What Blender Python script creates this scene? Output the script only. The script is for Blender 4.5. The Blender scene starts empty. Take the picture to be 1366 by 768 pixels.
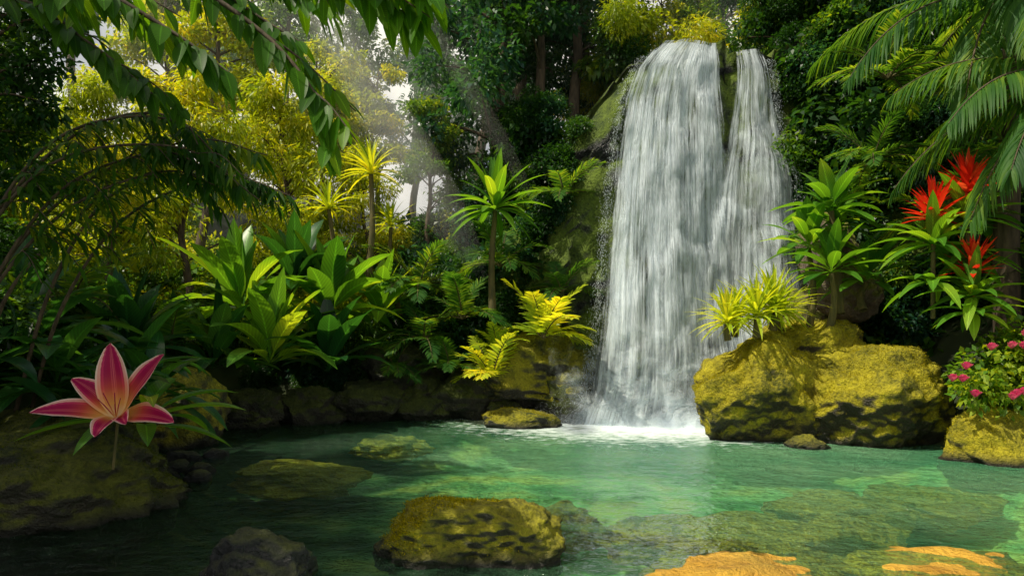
import bpy, bmesh, math, random
import numpy as np
from mathutils import Vector, noise, Matrix, Euler
random.seed(7); rng=np.random.default_rng(7)
scene=bpy.context.scene
scene.view_settings.view_transform='Standard'
scene.view_settings.look='None'
scene.view_settings.exposure=0

# ------------------------------------------------------------------ helpers
def norm(a):
    return a/np.maximum(np.linalg.norm(a,axis=-1,keepdims=True),1e-9)
def sm(x,a,b):
    t=min(1,max(0,(x-a)/(b-a))); return t*t*(3-2*t)
def fbm(x,y,z,o=4):
    return noise.fractal(Vector((x,y,z)),1.0,2.0,o)

class MB:
    def __init__(s): s.v=[];s.f=[];s.uv=[];s.m=[];s.n=0
    def add(s,v,f,uv,m=0):
        s.v.append(v);s.f.append(f+s.n);s.uv.append(uv);s.m.append(np.full(len(f),m));s.n+=len(v)
    def flat(s):
        if len(s.v)>1:
            s.v=[np.concatenate(s.v)];s.f=[np.concatenate(s.f)];s.uv=[np.concatenate(s.uv)];s.m=[np.concatenate(s.m)]
        return s.v[0],s.f[0],s.uv[0],s.m[0]
    def inst(s,o,loc,rot,sc,matmap):
        v,f,uv,m=o.flat();R=np.array(Euler(rot).to_matrix());v2=(v*np.array(sc))@R.T+np.array(loc)
        s.v.append(v2);s.f.append(f+s.n);s.uv.append(uv);s.m.append(np.array(matmap)[m]);s.n+=len(v)
    def mesh(s,name,mats,smooth=True):
        v=np.concatenate(s.v);f=np.concatenate(s.f);uv=np.concatenate(s.uv);m=np.concatenate(s.m)
        me=bpy.data.meshes.new(name)
        me.vertices.add(len(v));me.vertices.foreach_set('co',v.astype(np.float32).ravel())
        k=f.shape[1]
        me.loops.add(f.size);me.loops.foreach_set('vertex_index',f.astype(np.int32).ravel())
        me.polygons.add(len(f));me.polygons.foreach_set('loop_start',np.arange(0,f.size,k,dtype=np.int32))
        me.polygons.foreach_set('material_index',m.astype(np.int32))
        me.polygons.foreach_set('use_smooth',np.full(len(f),smooth))
        me.update(calc_edges=True)
        ul=me.uv_layers.new(name='UVMap');ul.data.foreach_set('uv',uv[f.ravel()].astype(np.float32).ravel())
        for mt in mats: me.materials.append(mt)
        return me

def prof(kind,t):
    if kind=='lance': return math.sin(math.pi*min(1,max(0,t))**0.8)**0.8 if 0<t<1 else 0.02
    if kind=='broad':
        if t<0.12: return 0.06
        u=(t-0.12)/0.88; return max(0.03,math.sin(math.pi*u**0.85)**0.75) if u<1 else 0.02
    if kind=='strap': return (0.6+0.4*min(1,t*3))*(1-t**2.5) if t<1 else 0.02
    if kind=='petal': return 0.18+0.82*math.sin(math.pi*t**0.9)**0.9 if t<0.97 else 0.04
    return 1
def strips(mb,B,D,U,L,W,droop,segs=5,fold=0.25,kind='lance',mat=0,wave=0.0):
    B=np.atleast_2d(np.array(B,float));N=len(B)
    D=norm(np.broadcast_to(np.array(D,float),(N,3)).copy());U=np.broadcast_to(np.array(U,float),(N,3))
    L=np.broadcast_to(np.array(L,float),(N,))[:,None];W=np.broadcast_to(np.array(W,float),(N,))[:,None]
    dr=np.broadcast_to(np.array(droop,float),(N,))[:,None]
    P=B.copy();d=D;s=np.cross(d,U);bad=np.linalg.norm(s,axis=1)<1e-3;s[bad]=(1,0,0);s=norm(s)
    ph=rng.random((N,1))*6.28
    rows=[];uvs=[]
    for k in range(segs+1):
        t=k/segs;w=W*prof(kind,t)/2;n=np.cross(s,d)
        wv=wave*W*np.sin(ph+t*14)*(1 if 0.1<t<0.95 else 0)
        rows+= [P-s*w+n*(w*fold+wv),P.copy(),P+s*w+n*(w*fold-wv)]
        uvs+=[(0,t),(0.5,t),(1,t)]
        d=norm(d+np.array([0,0,-1.0])*dr/segs);P=P+d*L/segs
    R=len(rows);v=np.stack(rows,1).reshape(-1,3)
    uv=np.tile(np.array(uvs),(N,1))
    ff=[]
    for k in range(segs):
        a=3*k;ff+=[(a,a+1,a+4,a+3),(a+1,a+2,a+5,a+4)]
    f=(np.arange(N)[:,None,None]*R+np.array(ff)[None]).reshape(-1,4)
    mb.add(v,f,uv,mat)
def diamonds(mb,B,D,U,L,W,fold=0.3,mat=0):
    N=len(B);D=norm(D);s=norm(np.cross(D,U)+1e-4);n=np.cross(s,D)
    L=np.broadcast_to(L,(N,))[:,None];W=np.broadcast_to(W,(N,))[:,None]
    m=B+D*L*0.45+n*W*fold
    v=np.stack([B,m-s*W/2,B+D*L-n*W*fold*0.5,m+s*W/2],1).reshape(-1,3)
    uv=np.tile(np.array([(0.5,0),(0,0.5),(0.5,1),(1,0.5)]),(N,1))
    f=np.arange(N*4).reshape(-1,4);mb.add(v,f,uv,mat)
def tube(mb,pts,rad,sides=7,mat=0):
    pts=np.array(pts,float);n=len(pts);rad=np.broadcast_to(np.array(rad,float),(n,))
    T=norm(np.gradient(pts,axis=0));ref=np.array([0.31,0.17,0.93]);A=norm(np.cross(T,ref));Bn=np.cross(T,A)
    ang=np.linspace(0,2*math.pi,sides,endpoint=False)
    v=(pts[:,None]+rad[:,None,None]*(A[:,None]*np.cos(ang)[None,:,None]+Bn[:,None]*np.sin(ang)[None,:,None])).reshape(-1,3)
    f=[]
    for i in range(n-1):
        for j in range(sides):
            a=i*sides+j;b=i*sides+(j+1)%sides;f.append((a,b,b+sides,a+sides))
    uv=np.stack([np.tile(ang/6.28,n),np.repeat(np.linspace(0,1,n),sides)],1)
    mb.add(v,np.array(f),uv,mat)
def bez(p,n):
    p=[np.array(q,float) for q in p];p=[2*p[0]-p[1]]+p+[2*p[-1]-p[-2]];out=[]
    m=len(p)-3
    for k in range(n+1):
        u=k/n*m;i=min(int(u),m-1);t=u-i;a,b,c,d=p[i:i+4]
        out.append(0.5*((2*b)+(c-a)*t+(2*a-5*b+4*c-d)*t*t+(-a+3*b-3*c+d)*t**3))
    return np.array(out)
def obj(name,me,loc=(0,0,0),rot=(0,0,0),sc=1,parent=None):
    o=bpy.data.objects.new(name,me);o.location=loc;o.rotation_euler=rot
    o.scale=(sc,sc,sc) if not hasattr(sc,'__len__') else sc
    scene.collection.objects.link(o)
    if parent: o.parent=parent
    return o
def empty(name,loc=(0,0,0)):
    o=bpy.data.objects.new(name,None);o.empty_display_size=0.2;o.location=loc;scene.collection.objects.link(o);return o

# ------------------------------------------------------------------ materials
def newmat(name):
    m=bpy.data.materials.new(name);m.use_nodes=True;nt=m.node_tree;nt.nodes.clear()
    out=nt.nodes.new('ShaderNodeOutputMaterial');return m,nt,out
def N(nt,t,**k):
    n=nt.nodes.new(t)
    for a,b in k.items(): setattr(n,a,b)
    return n
def ramp(nt,stops,src=None,interp='LINEAR'):
    r=N(nt,'ShaderNodeValToRGB');cr=r.color_ramp;cr.interpolation=interp
    while len(cr.elements)<len(stops): cr.elements.new(0.5)
    for e,(p,c) in zip(cr.elements,stops): e.position=p;e.color=(*c,1) if len(c)==3 else c
    if src is not None: nt.links.new(src,r.inputs[0])
    return r
def leafmat(name,c1,c2,c3=None,tr=0.4,rough=0.4,rib=True,tcol=None,spec=0.4):
    m,nt,out=newmat(name);L=nt.links.new
    g=N(nt,'ShaderNodeNewGeometry');nz=N(nt,'ShaderNodeTexNoise');L(g.outputs['Position'],nz.inputs[0]);nz.inputs['Scale'].default_value=0.9;nz.inputs['Detail'].default_value=1
    mr0=N(nt,'ShaderNodeMapRange');L(nz.outputs[0],mr0.inputs[0]);mr0.inputs[1].default_value=0.3;mr0.inputs[2].default_value=0.7
    add=N(nt,'ShaderNodeMath',operation='ADD');L(g.outputs['Random Per Island'],add.inputs[0]);L(mr0.outputs[0],add.inputs[1])
    ml=N(nt,'ShaderNodeMath',operation='MULTIPLY');L(add.outputs[0],ml.inputs[0]);ml.inputs[1].default_value=0.5
    st=[(0.1,c1),(0.6,c2),(0.95,c3 or c2)]
    r=ramp(nt,st,ml.outputs[0]);col=r.outputs[0]
    if rib:
        uv=N(nt,'ShaderNodeUVMap');sx=N(nt,'ShaderNodeSeparateXYZ');L(uv.outputs[0],sx.inputs[0])
        a=N(nt,'ShaderNodeMath',operation='SUBTRACT');L(sx.outputs[0],a.inputs[0]);a.inputs[1].default_value=0.5
        b=N(nt,'ShaderNodeMath',operation='ABSOLUTE');L(a.outputs[0],b.inputs[0])
        w=N(nt,'ShaderNodeMath',operation='MULTIPLY_ADD');L(b.outputs[0],w.inputs[0]);w.inputs[1].default_value=-0.35;L(sx.outputs[1],w.inputs[2])
        w2=N(nt,'ShaderNodeMath',operation='MULTIPLY');L(w.outputs[0],w2.inputs[0]);w2.inputs[1].default_value=110
        w3=N(nt,'ShaderNodeMath',operation='SINE');L(w2.outputs[0],w3.inputs[0])
        w4=N(nt,'ShaderNodeMapRange');L(w3.outputs[0],w4.inputs[0]);w4.inputs[1].default_value=-1;w4.inputs[2].default_value=1;w4.inputs[3].default_value=0.8;w4.inputs[4].default_value=1.1
        c=N(nt,'ShaderNodeMapRange');L(b.outputs[0],c.inputs[0]);c.inputs[1].default_value=0.02;c.inputs[2].default_value=0.06;c.inputs[3].default_value=1.7;c.inputs[4].default_value=1.0
        mm=N(nt,'ShaderNodeMath',operation='MULTIPLY');L(w4.outputs[0],mm.inputs[0]);L(c.outputs[0],mm.inputs[1])
        vm=N(nt,'ShaderNodeVectorMath',operation='SCALE');L(col,vm.inputs[0]);L(mm.outputs[0],vm.inputs['Scale']);col=vm.outputs[0]
    p=N(nt,'ShaderNodeBsdfPrincipled');L(col,p.inputs['Base Color']);p.inputs['Roughness'].default_value=rough
    p.inputs['Specular IOR Level'].default_value=spec
    t=N(nt,'ShaderNodeBsdfTranslucent')
    v2=N(nt,'ShaderNodeVectorMath',operation='MULTIPLY');L(col,v2.inputs[0]);v2.inputs[1].default_value=tcol or (3.1,2.3,0.6);L(v2.outputs[0],t.inputs['Color'])
    mx=N(nt,'ShaderNodeMixShader');mx.inputs[0].default_value=tr;L(p.outputs[0],mx.inputs[1]);L(t.outputs[0],mx.inputs[2]);L(mx.outputs[0],out.inputs[0])
    return m
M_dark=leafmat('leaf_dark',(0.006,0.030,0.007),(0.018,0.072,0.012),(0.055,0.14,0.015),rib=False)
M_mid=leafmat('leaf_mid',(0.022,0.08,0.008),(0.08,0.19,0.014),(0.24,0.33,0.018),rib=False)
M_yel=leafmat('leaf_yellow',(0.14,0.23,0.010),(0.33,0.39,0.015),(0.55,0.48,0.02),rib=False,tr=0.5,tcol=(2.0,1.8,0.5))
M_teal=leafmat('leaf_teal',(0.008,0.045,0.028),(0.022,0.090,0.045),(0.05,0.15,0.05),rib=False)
M_bd=leafmat('leaf_broad_dark',(0.010,0.05,0.014),(0.022,0.10,0.022),(0.06,0.17,0.025),tr=0.40,rough=0.3)
M_over=leafmat('leaf_overhang',(0.03,0.10,0.008),(0.07,0.19,0.012),(0.22,0.33,0.02),tr=0.55,rough=0.45,spec=0.2)
M_bam=leafmat('leaf_bamboo',(0.012,0.055,0.006),(0.04,0.12,0.010),(0.20,0.26,0.015),tr=0.55,rough=0.55,spec=0.15,rib=False)
M_bm=leafmat('leaf_broad_green',(0.03,0.12,0.014),(0.09,0.24,0.022),(0.26,0.40,0.03),tr=0.45,rough=0.35)
M_by=leafmat('leaf_broad_lime',(0.18,0.30,0.02),(0.36,0.46,0.03),(0.52,0.5,0.04),tr=0.45,rough=0.4)
M_palm=leafmat('leaf_palm',(0.018,0.08,0.016),(0.055,0.15,0.022),(0.18,0.28,0.03),rib=False,tr=0.5,rough=0.5,spec=0.2)
M_red=leafmat('bract_red',(0.70,0.015,0.006),(0.88,0.045,0.012),(0.92,0.18,0.04),rib=False,tr=0.45,tcol=(1.1,1,1))
M_pink=leafmat('petal_pink',(0.70,0.03,0.16),(0.88,0.08,0.28),(0.9,0.2,0.35),rib=False,tr=0.35,tcol=(1.1,1,1))
def barkmat(name,c1,c2):
    m,nt,out=newmat(name);L=nt.links.new
    tc=N(nt,'ShaderNodeTexCoord');mp=N(nt,'ShaderNodeMapping');L(tc.outputs['Object'],mp.inputs[0]);mp.inputs['Scale'].default_value=(14,14,3)
    n=N(nt,'ShaderNodeTexNoise');L(mp.outputs[0],n.inputs[0]);n.inputs['Scale'].default_value=1.5;n.inputs['Detail'].default_value=6
    r=ramp(nt,[(0.3,c1),(0.7,c2)],n.outputs[0]);p=N(nt,'ShaderNodeBsdfPrincipled');L(r.outputs[0],p.inputs[0]);p.inputs['Roughness'].default_value=0.85
    b=N(nt,'ShaderNodeBump');b.inputs['Strength'].default_value=0.6;b.inputs['Distance'].default_value=0.02;L(n.outputs[0],b.inputs['Height']);L(b.outputs[0],p.inputs['Normal']);L(p.outputs[0],out.inputs[0]);return m
M_bark=barkmat('bark',(0.03,0.02,0.012),(0.12,0.085,0.05))
M_stem=barkmat('stem',(0.05,0.05,0.015),(0.13,0.10,0.03))
def rockmat(name,ra,rb,ma,mb_,mossamt=0.5,scale=1.0,wet=0.25):
    m,nt,out=newmat(name);L=nt.links.new
    g=N(nt,'ShaderNodeNewGeometry');pos=g.outputs['Position']
    n0=N(nt,'ShaderNodeTexNoise');L(pos,n0.inputs[0]);n0.inputs['Scale'].default_value=1.6*scale;n0.inputs['Detail'].default_value=3
    n1=N(nt,'ShaderNodeTexNoise');L(pos,n1.inputs[0]);n1.inputs['Scale'].default_value=2.6*scale;n1.inputs['Detail'].default_value=10;n1.inputs['Roughness'].default_value=0.62
    n2=N(nt,'ShaderNodeTexNoise');L(pos,n2.inputs[0]);n2.inputs['Scale'].default_value=24*scale;n2.inputs['Detail'].default_value=5;n2.inputs['Roughness'].default_value=0.6
    rc=ramp(nt,[(0.3,ra),(0.7,rb)],n1.outputs[0])
    nm=N(nt,'ShaderNodeMix',data_type='FLOAT');nm.inputs[0].default_value=0.4;L(n1.outputs[0],nm.inputs[2]);L(n2.outputs[0],nm.inputs[3])
    mc=ramp(nt,[(0.36,ma),(0.52,mb_),(0.66,tuple(min(1,c*1.6) for c in mb_))],nm.outputs[0])
    sx=N(nt,'ShaderNodeSeparateXYZ');L(g.outputs['Normal'],sx.inputs[0])
    a=N(nt,'ShaderNodeMath',operation='MULTIPLY_ADD');L(n0.outputs[0],a.inputs[0]);a.inputs[1].default_value=1.6
    a1=N(nt,'ShaderNodeMath',operation='MULTIPLY_ADD');L(n1.outputs[0],a1.inputs[0]);a1.inputs[1].default_value=0.6;L(sx.outputs[2],a1.inputs[2]);L(a1.outputs[0],a.inputs[2])
    mr=N(nt,'ShaderNodeMapRange');L(a.outputs[0],mr.inputs[0]);c0=2.0-1.35*mossamt;mr.inputs[1].default_value=c0-0.18;mr.inputs[2].default_value=c0+0.30
    px=N(nt,'ShaderNodeSeparateXYZ');L(pos,px.inputs[0])
    wl=N(nt,'ShaderNodeMapRange');L(px.outputs[2],wl.inputs[0]);wl.inputs[1].default_value=0.02;wl.inputs[2].default_value=0.14
    mk=N(nt,'ShaderNodeMath',operation='MULTIPLY');L(mr.outputs[0],mk.inputs[0]);L(wl.outputs[0],mk.inputs[1])
    dk=N(nt,'ShaderNodeMapRange');L(px.outputs[2],dk.inputs[0]);dk.inputs[1].default_value=0.03;dk.inputs[2].default_value=0.16;dk.inputs[3].default_value=0.45;dk.inputs[4].default_value=1
    vs=N(nt,'ShaderNodeVectorMath',operation='SCALE');L(rc.outputs[0],vs.inputs[0])
    if mossamt>0.05: L(dk.outputs[0],vs.inputs['Scale'])
    else: vs.inputs['Scale'].default_value=1
    mx=N(nt,'ShaderNodeMix',data_type='RGBA');L(mk.outputs[0],mx.inputs[0]);L(vs.outputs[0],mx.inputs[6]);L(mc.outputs[0],mx.inputs[7])
    p=N(nt,'ShaderNodeBsdfPrincipled');L(mx.outputs[2],p.inputs['Base Color'])
    ro=N(nt,'ShaderNodeMapRange');L(mk.outputs[0],ro.inputs[0]);ro.inputs[3].default_value=wet+0.2;ro.inputs[4].default_value=0.95;L(ro.outputs[0],p.inputs['Roughness'])
    h=N(nt,'ShaderNodeMath',operation='ADD');L(n2.outputs[0],h.inputs[0]);L(n1.outputs[0],h.inputs[1])
    b=N(nt,'ShaderNodeBump');b.inputs['Strength'].default_value=1.0;b.inputs['Distance'].default_value=0.08;L(h.outputs[0],b.inputs['Height']);L(b.outputs[0],p.inputs['Normal'])
    L(p.outputs[0],out.inputs[0]);return m
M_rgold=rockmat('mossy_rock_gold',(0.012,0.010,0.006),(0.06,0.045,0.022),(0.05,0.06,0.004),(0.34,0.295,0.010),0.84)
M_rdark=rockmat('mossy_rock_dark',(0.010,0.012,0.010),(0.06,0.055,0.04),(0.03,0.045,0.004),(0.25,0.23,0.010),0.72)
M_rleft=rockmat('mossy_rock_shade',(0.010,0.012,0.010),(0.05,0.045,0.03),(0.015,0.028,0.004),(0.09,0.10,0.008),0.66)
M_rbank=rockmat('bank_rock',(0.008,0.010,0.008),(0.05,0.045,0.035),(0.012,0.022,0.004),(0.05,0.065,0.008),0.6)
M_rbare=rockmat('wet_rock',(0.010,0.012,0.014),(0.045,0.045,0.045),(0.03,0.04,0.01),(0.08,0.09,0.02),0.15,wet=0.05)
M_rbrown=rockmat('brown_rock',(0.05,0.038,0.028),(0.24,0.17,0.12),(0.05,0.07,0.01),(0.16,0.17,0.02),0.5)
M_cliff=rockmat('cliff_rock',(0.006,0.008,0.010),(0.040,0.042,0.042),(0.015,0.035,0.005),(0.09,0.135,0.012),0.78,scale=0.8,wet=0.1)
M_rsub=rockmat('riverbed_rock',(0.45,0.22,0.02),(0.95,0.55,0.06),(0.2,0.15,0.02),(0.4,0.3,0.04),0.0)
def flatmoss(name,a,b):
    m,nt,out=newmat(name);L=nt.links.new;g=N(nt,'ShaderNodeNewGeometry')
    r=ramp(nt,[(0,a),(1,b)],g.outputs['Random Per Island']);d=N(nt,'ShaderNodeBsdfDiffuse');L(r.outputs[0],d.inputs[0])
    t=N(nt,'ShaderNodeBsdfTranslucent');L(r.outputs[0],t.inputs[0]);mx=N(nt,'ShaderNodeMixShader');mx.inputs[0].default_value=0.35
    L(d.outputs[0],mx.inputs[1]);L(t.outputs[0],mx.inputs[2]);L(mx.outputs[0],out.inputs[0]);return m
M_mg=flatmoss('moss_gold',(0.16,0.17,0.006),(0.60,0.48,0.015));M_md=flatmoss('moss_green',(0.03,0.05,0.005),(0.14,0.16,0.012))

# ------------------------------------------------------------------ terrain
POLY=[(-6.0,-6),(-5.6,3),(-5.3,5.6),(-4.2,6.6),(-4.5,8),(-5.2,10.3),(-5.0,12.0),(-2,12.5),(0,12.7),(4.9,12.9),(5.3,10.4),(6.2,8.9),(7.2,6.5),(8,2),(8,-6)]
PA=np.array(POLY);PB=np.roll(PA,-1,0)
def sdist(x,y):
    p=np.array([x,y]);e=PB-PA;w=p-PA
    t=np.clip((w*e).sum(1)/(e*e).sum(1),0,1);d=np.sqrt(((w-e*t[:,None])**2).sum(1)).min()
    ins=False
    for (x1,y1),(x2,y2) in zip(PA,PB):
        if (y1>y)!=(y2>y) and x<(x2-x1)*(y-y1)/(y2-y1)+x1: ins=not ins
    return -d if ins else d
def H(x,y):
    d=sdist(x,y);n=fbm(x*0.5,y*0.5,3.1,4)
    if d<0: return -0.65*sm(-d,0,1.3)-0.02+0.06*n
    z=-0.02+0.9*sm(d,0,1.2)+0.18*d if d<12 else 0.88+0.18*12
    z+=4.6*sm(x,-1.5,2.6)*sm(y,13.2,16.0)+1.8*sm(y,12.8,17)*(1-sm(x,-1.5,2.6))*(1-0.5*sm(-x,1.5,4))
    z+=3.0*sm(-x,7.5,13)+4.2*sm(x,6.6,10)*sm(y,6,11)
    z+=min(5,0.12*max(0,y-18))
    return z+0.25*n*min(1,d)
nx,ny=230,230
us=np.linspace(-1,1,nx);X=16*us+280*us**7;vs_=np.linspace(0,1,ny);Y=-8+34*vs_+300*vs_**8
v=[];
for yy in Y:
    for xx in X: v.append((xx,yy,H(xx,yy)))
idx=np.arange(nx*ny).reshape(ny,nx);f=np.stack([idx[:-1,:-1],idx[:-1,1:],idx[1:,1:],idx[1:,:-1]],-1).reshape(-1,4)
mb=MB();v=np.array(v);mb.add(v,f,v[:,:2]*0.1)
m,nt,out=newmat('ground_soil');L=nt.links.new
g=N(nt,'ShaderNodeNewGeometry');n1=N(nt,'ShaderNodeTexNoise');L(g.outputs['Position'],n1.inputs[0]);n1.inputs['Scale'].default_value=1.3;n1.inputs['Detail'].default_value=8
soil=ramp(nt,[(0.35,(0.012,0.018,0.006)),(0.6,(0.03,0.045,0.012)),(0.8,(0.06,0.05,0.025))],n1.outputs[0])
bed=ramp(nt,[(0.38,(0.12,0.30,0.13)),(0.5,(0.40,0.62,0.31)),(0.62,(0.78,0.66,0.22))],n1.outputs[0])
shaded_bed=ramp(nt,[(0.35,(0.010,0.022,0.012)),(0.55,(0.03,0.06,0.03)),(0.68,(0.12,0.11,0.03))],n1.outputs[0])  # dark bed colour for the left, painted in for the canopy's shade
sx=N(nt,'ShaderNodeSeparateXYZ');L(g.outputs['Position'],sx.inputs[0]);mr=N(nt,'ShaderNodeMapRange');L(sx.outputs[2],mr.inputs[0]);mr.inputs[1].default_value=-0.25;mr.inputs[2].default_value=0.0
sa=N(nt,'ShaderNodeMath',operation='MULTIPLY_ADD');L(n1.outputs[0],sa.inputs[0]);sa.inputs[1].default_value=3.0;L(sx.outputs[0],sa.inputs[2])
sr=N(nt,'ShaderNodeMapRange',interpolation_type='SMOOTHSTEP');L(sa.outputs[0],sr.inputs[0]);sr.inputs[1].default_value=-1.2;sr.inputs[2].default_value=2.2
mb2=N(nt,'ShaderNodeMix',data_type='RGBA');L(sr.outputs[0],mb2.inputs[0]);L(shaded_bed.outputs[0],mb2.inputs[6]);L(bed.outputs[0],mb2.inputs[7])
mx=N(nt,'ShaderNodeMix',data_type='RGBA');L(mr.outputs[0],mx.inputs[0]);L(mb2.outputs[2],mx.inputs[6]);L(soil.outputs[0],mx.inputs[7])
p=N(nt,'ShaderNodeBsdfPrincipled');L(mx.outputs[2],p.inputs[0]);p.inputs['Roughness'].default_value=0.9;b=N(nt,'ShaderNodeBump');b.inputs['Distance'].default_value=0.08;L(n1.outputs[0],b.inputs['Height']);L(b.outputs[0],p.inputs['Normal']);L(p.outputs[0],out.inputs[0])
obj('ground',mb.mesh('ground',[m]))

# ------------------------------------------------------------------ water
m,nt,out=newmat('pool_water');L=nt.links.new
g=N(nt,'ShaderNodeNewGeometry');pos=g.outputs['Position']
mp=N(nt,'ShaderNodeMapping');L(pos,mp.inputs[0]);mp.inputs['Scale'].default_value=(1,1.5,1)
n1=N(nt,'ShaderNodeTexNoise');L(mp.outputs[0],n1.inputs[0]);n1.inputs['Scale'].default_value=3.2;n1.inputs['Detail'].default_value=4;n1.inputs['Distortion'].default_value=0.6
n2=N(nt,'ShaderNodeTexNoise');L(mp.outputs[0],n2.inputs[0]);n2.inputs['Scale'].default_value=13;n2.inputs['Detail'].default_value=3;n2.inputs['Distortion'].default_value=0.8
ad=N(nt,'ShaderNodeMath',operation='MULTIPLY_ADD');L(n2.outputs[0],ad.inputs[0]);ad.inputs[1].default_value=0.36;L(n1.outputs[0],ad.inputs[2])
b=N(nt,'ShaderNodeBump');b.inputs['Strength'].default_value=1.0;b.inputs['Distance'].default_value=0.13;L(ad.outputs[0],b.inputs['Height'])
tr=N(nt,'ShaderNodeBsdfTransparent');tr.inputs[0].default_value=(0.62,0.90,0.66,1)
n3=N(nt,'ShaderNodeTexNoise');L(pos,n3.inputs[0]);n3.inputs['Scale'].default_value=0.8;n3.inputs['Detail'].default_value=4
dc=ramp(nt,[(0.3,(0.09,0.38,0.19)),(0.7,(0.30,0.64,0.34))],n3.outputs[0])
df=N(nt,'ShaderNodeBsdfDiffuse');L(dc.outputs[0],df.inputs[0]);L(b.outputs[0],df.inputs['Normal'])
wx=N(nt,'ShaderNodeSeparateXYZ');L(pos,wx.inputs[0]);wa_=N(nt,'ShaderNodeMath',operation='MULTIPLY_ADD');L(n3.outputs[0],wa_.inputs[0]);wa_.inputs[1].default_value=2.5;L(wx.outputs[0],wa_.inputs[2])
wm=N(nt,'ShaderNodeMapRange',interpolation_type='SMOOTHSTEP');L(wa_.outputs[0],wm.inputs[0]);wm.inputs[1].default_value=-1.6;wm.inputs[2].default_value=2.6;wm.inputs[3].default_value=0.06;wm.inputs[4].default_value=0.42  # milky towards the fall; thinned on the left to darken the shaded side
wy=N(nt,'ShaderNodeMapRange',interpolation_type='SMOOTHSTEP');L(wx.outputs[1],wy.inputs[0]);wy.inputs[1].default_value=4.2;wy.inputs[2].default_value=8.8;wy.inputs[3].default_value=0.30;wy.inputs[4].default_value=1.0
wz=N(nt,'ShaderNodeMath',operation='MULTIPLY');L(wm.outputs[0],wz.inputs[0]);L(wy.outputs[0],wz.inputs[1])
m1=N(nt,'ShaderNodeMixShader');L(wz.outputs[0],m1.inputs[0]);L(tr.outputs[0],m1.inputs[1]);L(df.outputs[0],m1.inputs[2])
gl=N(nt,'ShaderNodeBsdfGlossy');gl.inputs['Roughness'].default_value=0.05;L(b.outputs[0],gl.inputs['Normal'])
fr=N(nt,'ShaderNodeFresnel');fr.inputs[0].default_value=1.34;L(b.outputs[0],fr.inputs['Normal'])
m2=N(nt,'ShaderNodeMixShader');L(fr.outputs[0],m2.inputs[0]);L(m1.outputs[0],m2.inputs[1]);L(gl.outputs[0],m2.inputs[2])
ds=N(nt,'ShaderNodeVectorMath',operation='SUBTRACT');L(pos,ds.inputs[0]);ds.inputs[1].default_value=(2.6,12.0,0)
sc_=N(nt,'ShaderNodeVectorMath',operation='MULTIPLY');L(ds.outputs[0],sc_.inputs[0]);sc_.inputs[1].default_value=(0.44,0.62,0)
ln=N(nt,'ShaderNodeVectorMath',operation='LENGTH');L(sc_.outputs[0],ln.inputs[0])
n4=N(nt,'ShaderNodeTexNoise');L(mp.outputs[0],n4.inputs[0]);n4.inputs['Scale'].default_value=5;n4.inputs['Detail'].default_value=7;n4.inputs['Roughness'].default_value=0.7
fa=N(nt,'ShaderNodeMath',operation='MULTIPLY_ADD');L(n4.outputs[0],fa.inputs[0]);fa.inputs[1].default_value=-2.6;L(ln.outputs['Value'],fa.inputs[2])
fm=N(nt,'ShaderNodeMapRange');L(fa.outputs[0],fm.inputs[0]);fm.inputs[1].default_value=0.3;fm.inputs[2].default_value=-0.7
fd=N(nt,'ShaderNodeBsdfDiffuse');fd.inputs[0].default_value=(0.82,0.91,0.93,1)
m3=N(nt,'ShaderNodeMixShader');L(fm.outputs[0],m3.inputs[0]);L(m2.outputs[0],m3.inputs[1]);L(fd.outputs[0],m3.inputs[2]);L(m3.outputs[0],out.inputs[0])
mb=MB();gx=np.linspace(-9,12,60);gy=np.linspace(-7,14,60)
gv=np.array([(a,c,0.0) for c in gy for a in gx]);idx=np.arange(3600).reshape(60,60);f=np.stack([idx[:-1,:-1],idx[:-1,1:],idx[1:,1:],idx[1:,:-1]],-1).reshape(-1,4)
mb.add(gv,f,gv[:,:2]);obj('pool_water',mb.mesh('pool_water',[m]))

# ------------------------------------------------------------------ cliff
def zt(x):
    return 7.1-1.35*max(0,2.4-x)+0.45*max(0,x-5.3)+(-0.25 if x>4.2 and x<5.2 else 0)
def cy(x,z):
    e=0.1+0.33*z
    y=12.45+0.2*z
    if x<e: y+=0.8*(e-x)**1.15
    y-=0.35*math.exp(-((x-(2.2+0.12*z))/1.1)**2)
    y-=0.25*math.exp(-((x-4.75)/0.5)**2)
    if x>5.3: y-=0.55*min(3,(x-5.3))
    return y
mb=MB();nu,nv=240,230;v=[]
for j in range(nv):
    for i in range(nu):
        x=-2.5+14*i/(nu-1);t=j/(nv-1)*1.35
        T=zt(x);T=max(T,0.4)
        if t<=1: z=-0.8+(T+0.8)*t;y=cy(x,z);bk=0
        else: bk=(t-1)/0.35*6;z=T+bk*0.12;y=cy(x,T)+bk
        nn=fbm(x*0.55,z*0.45,y*0.4,6)*0.38+noise.cell(Vector((x*0.9+0.4*fbm(x,z,0,2),z*0.6+0.3*fbm(x,z,5,2),0)))*0.16
        nn+=0.10*abs(fbm(x*2.2,z*1.2,9,3))
        if t<=1: y-=nn*1.0
        else: z+=nn*0.5;y-=nn*max(0,1-bk)
        if 0.92<t<=1: y+=(t-0.92)/0.08*0.25
        v.append((x,y,z))
idx=np.arange(nu*nv).reshape(nv,nu);f=np.stack([idx[:-1,:-1],idx[:-1,1:],idx[1:,1:],idx[1:,:-1]],-1).reshape(-1,4)
v=np.array(v);mb.add(v,f,v[:,[0,2]]*0.1);obj('rock_cliff',mb.mesh('rock_cliff',[M_cliff]))

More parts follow.
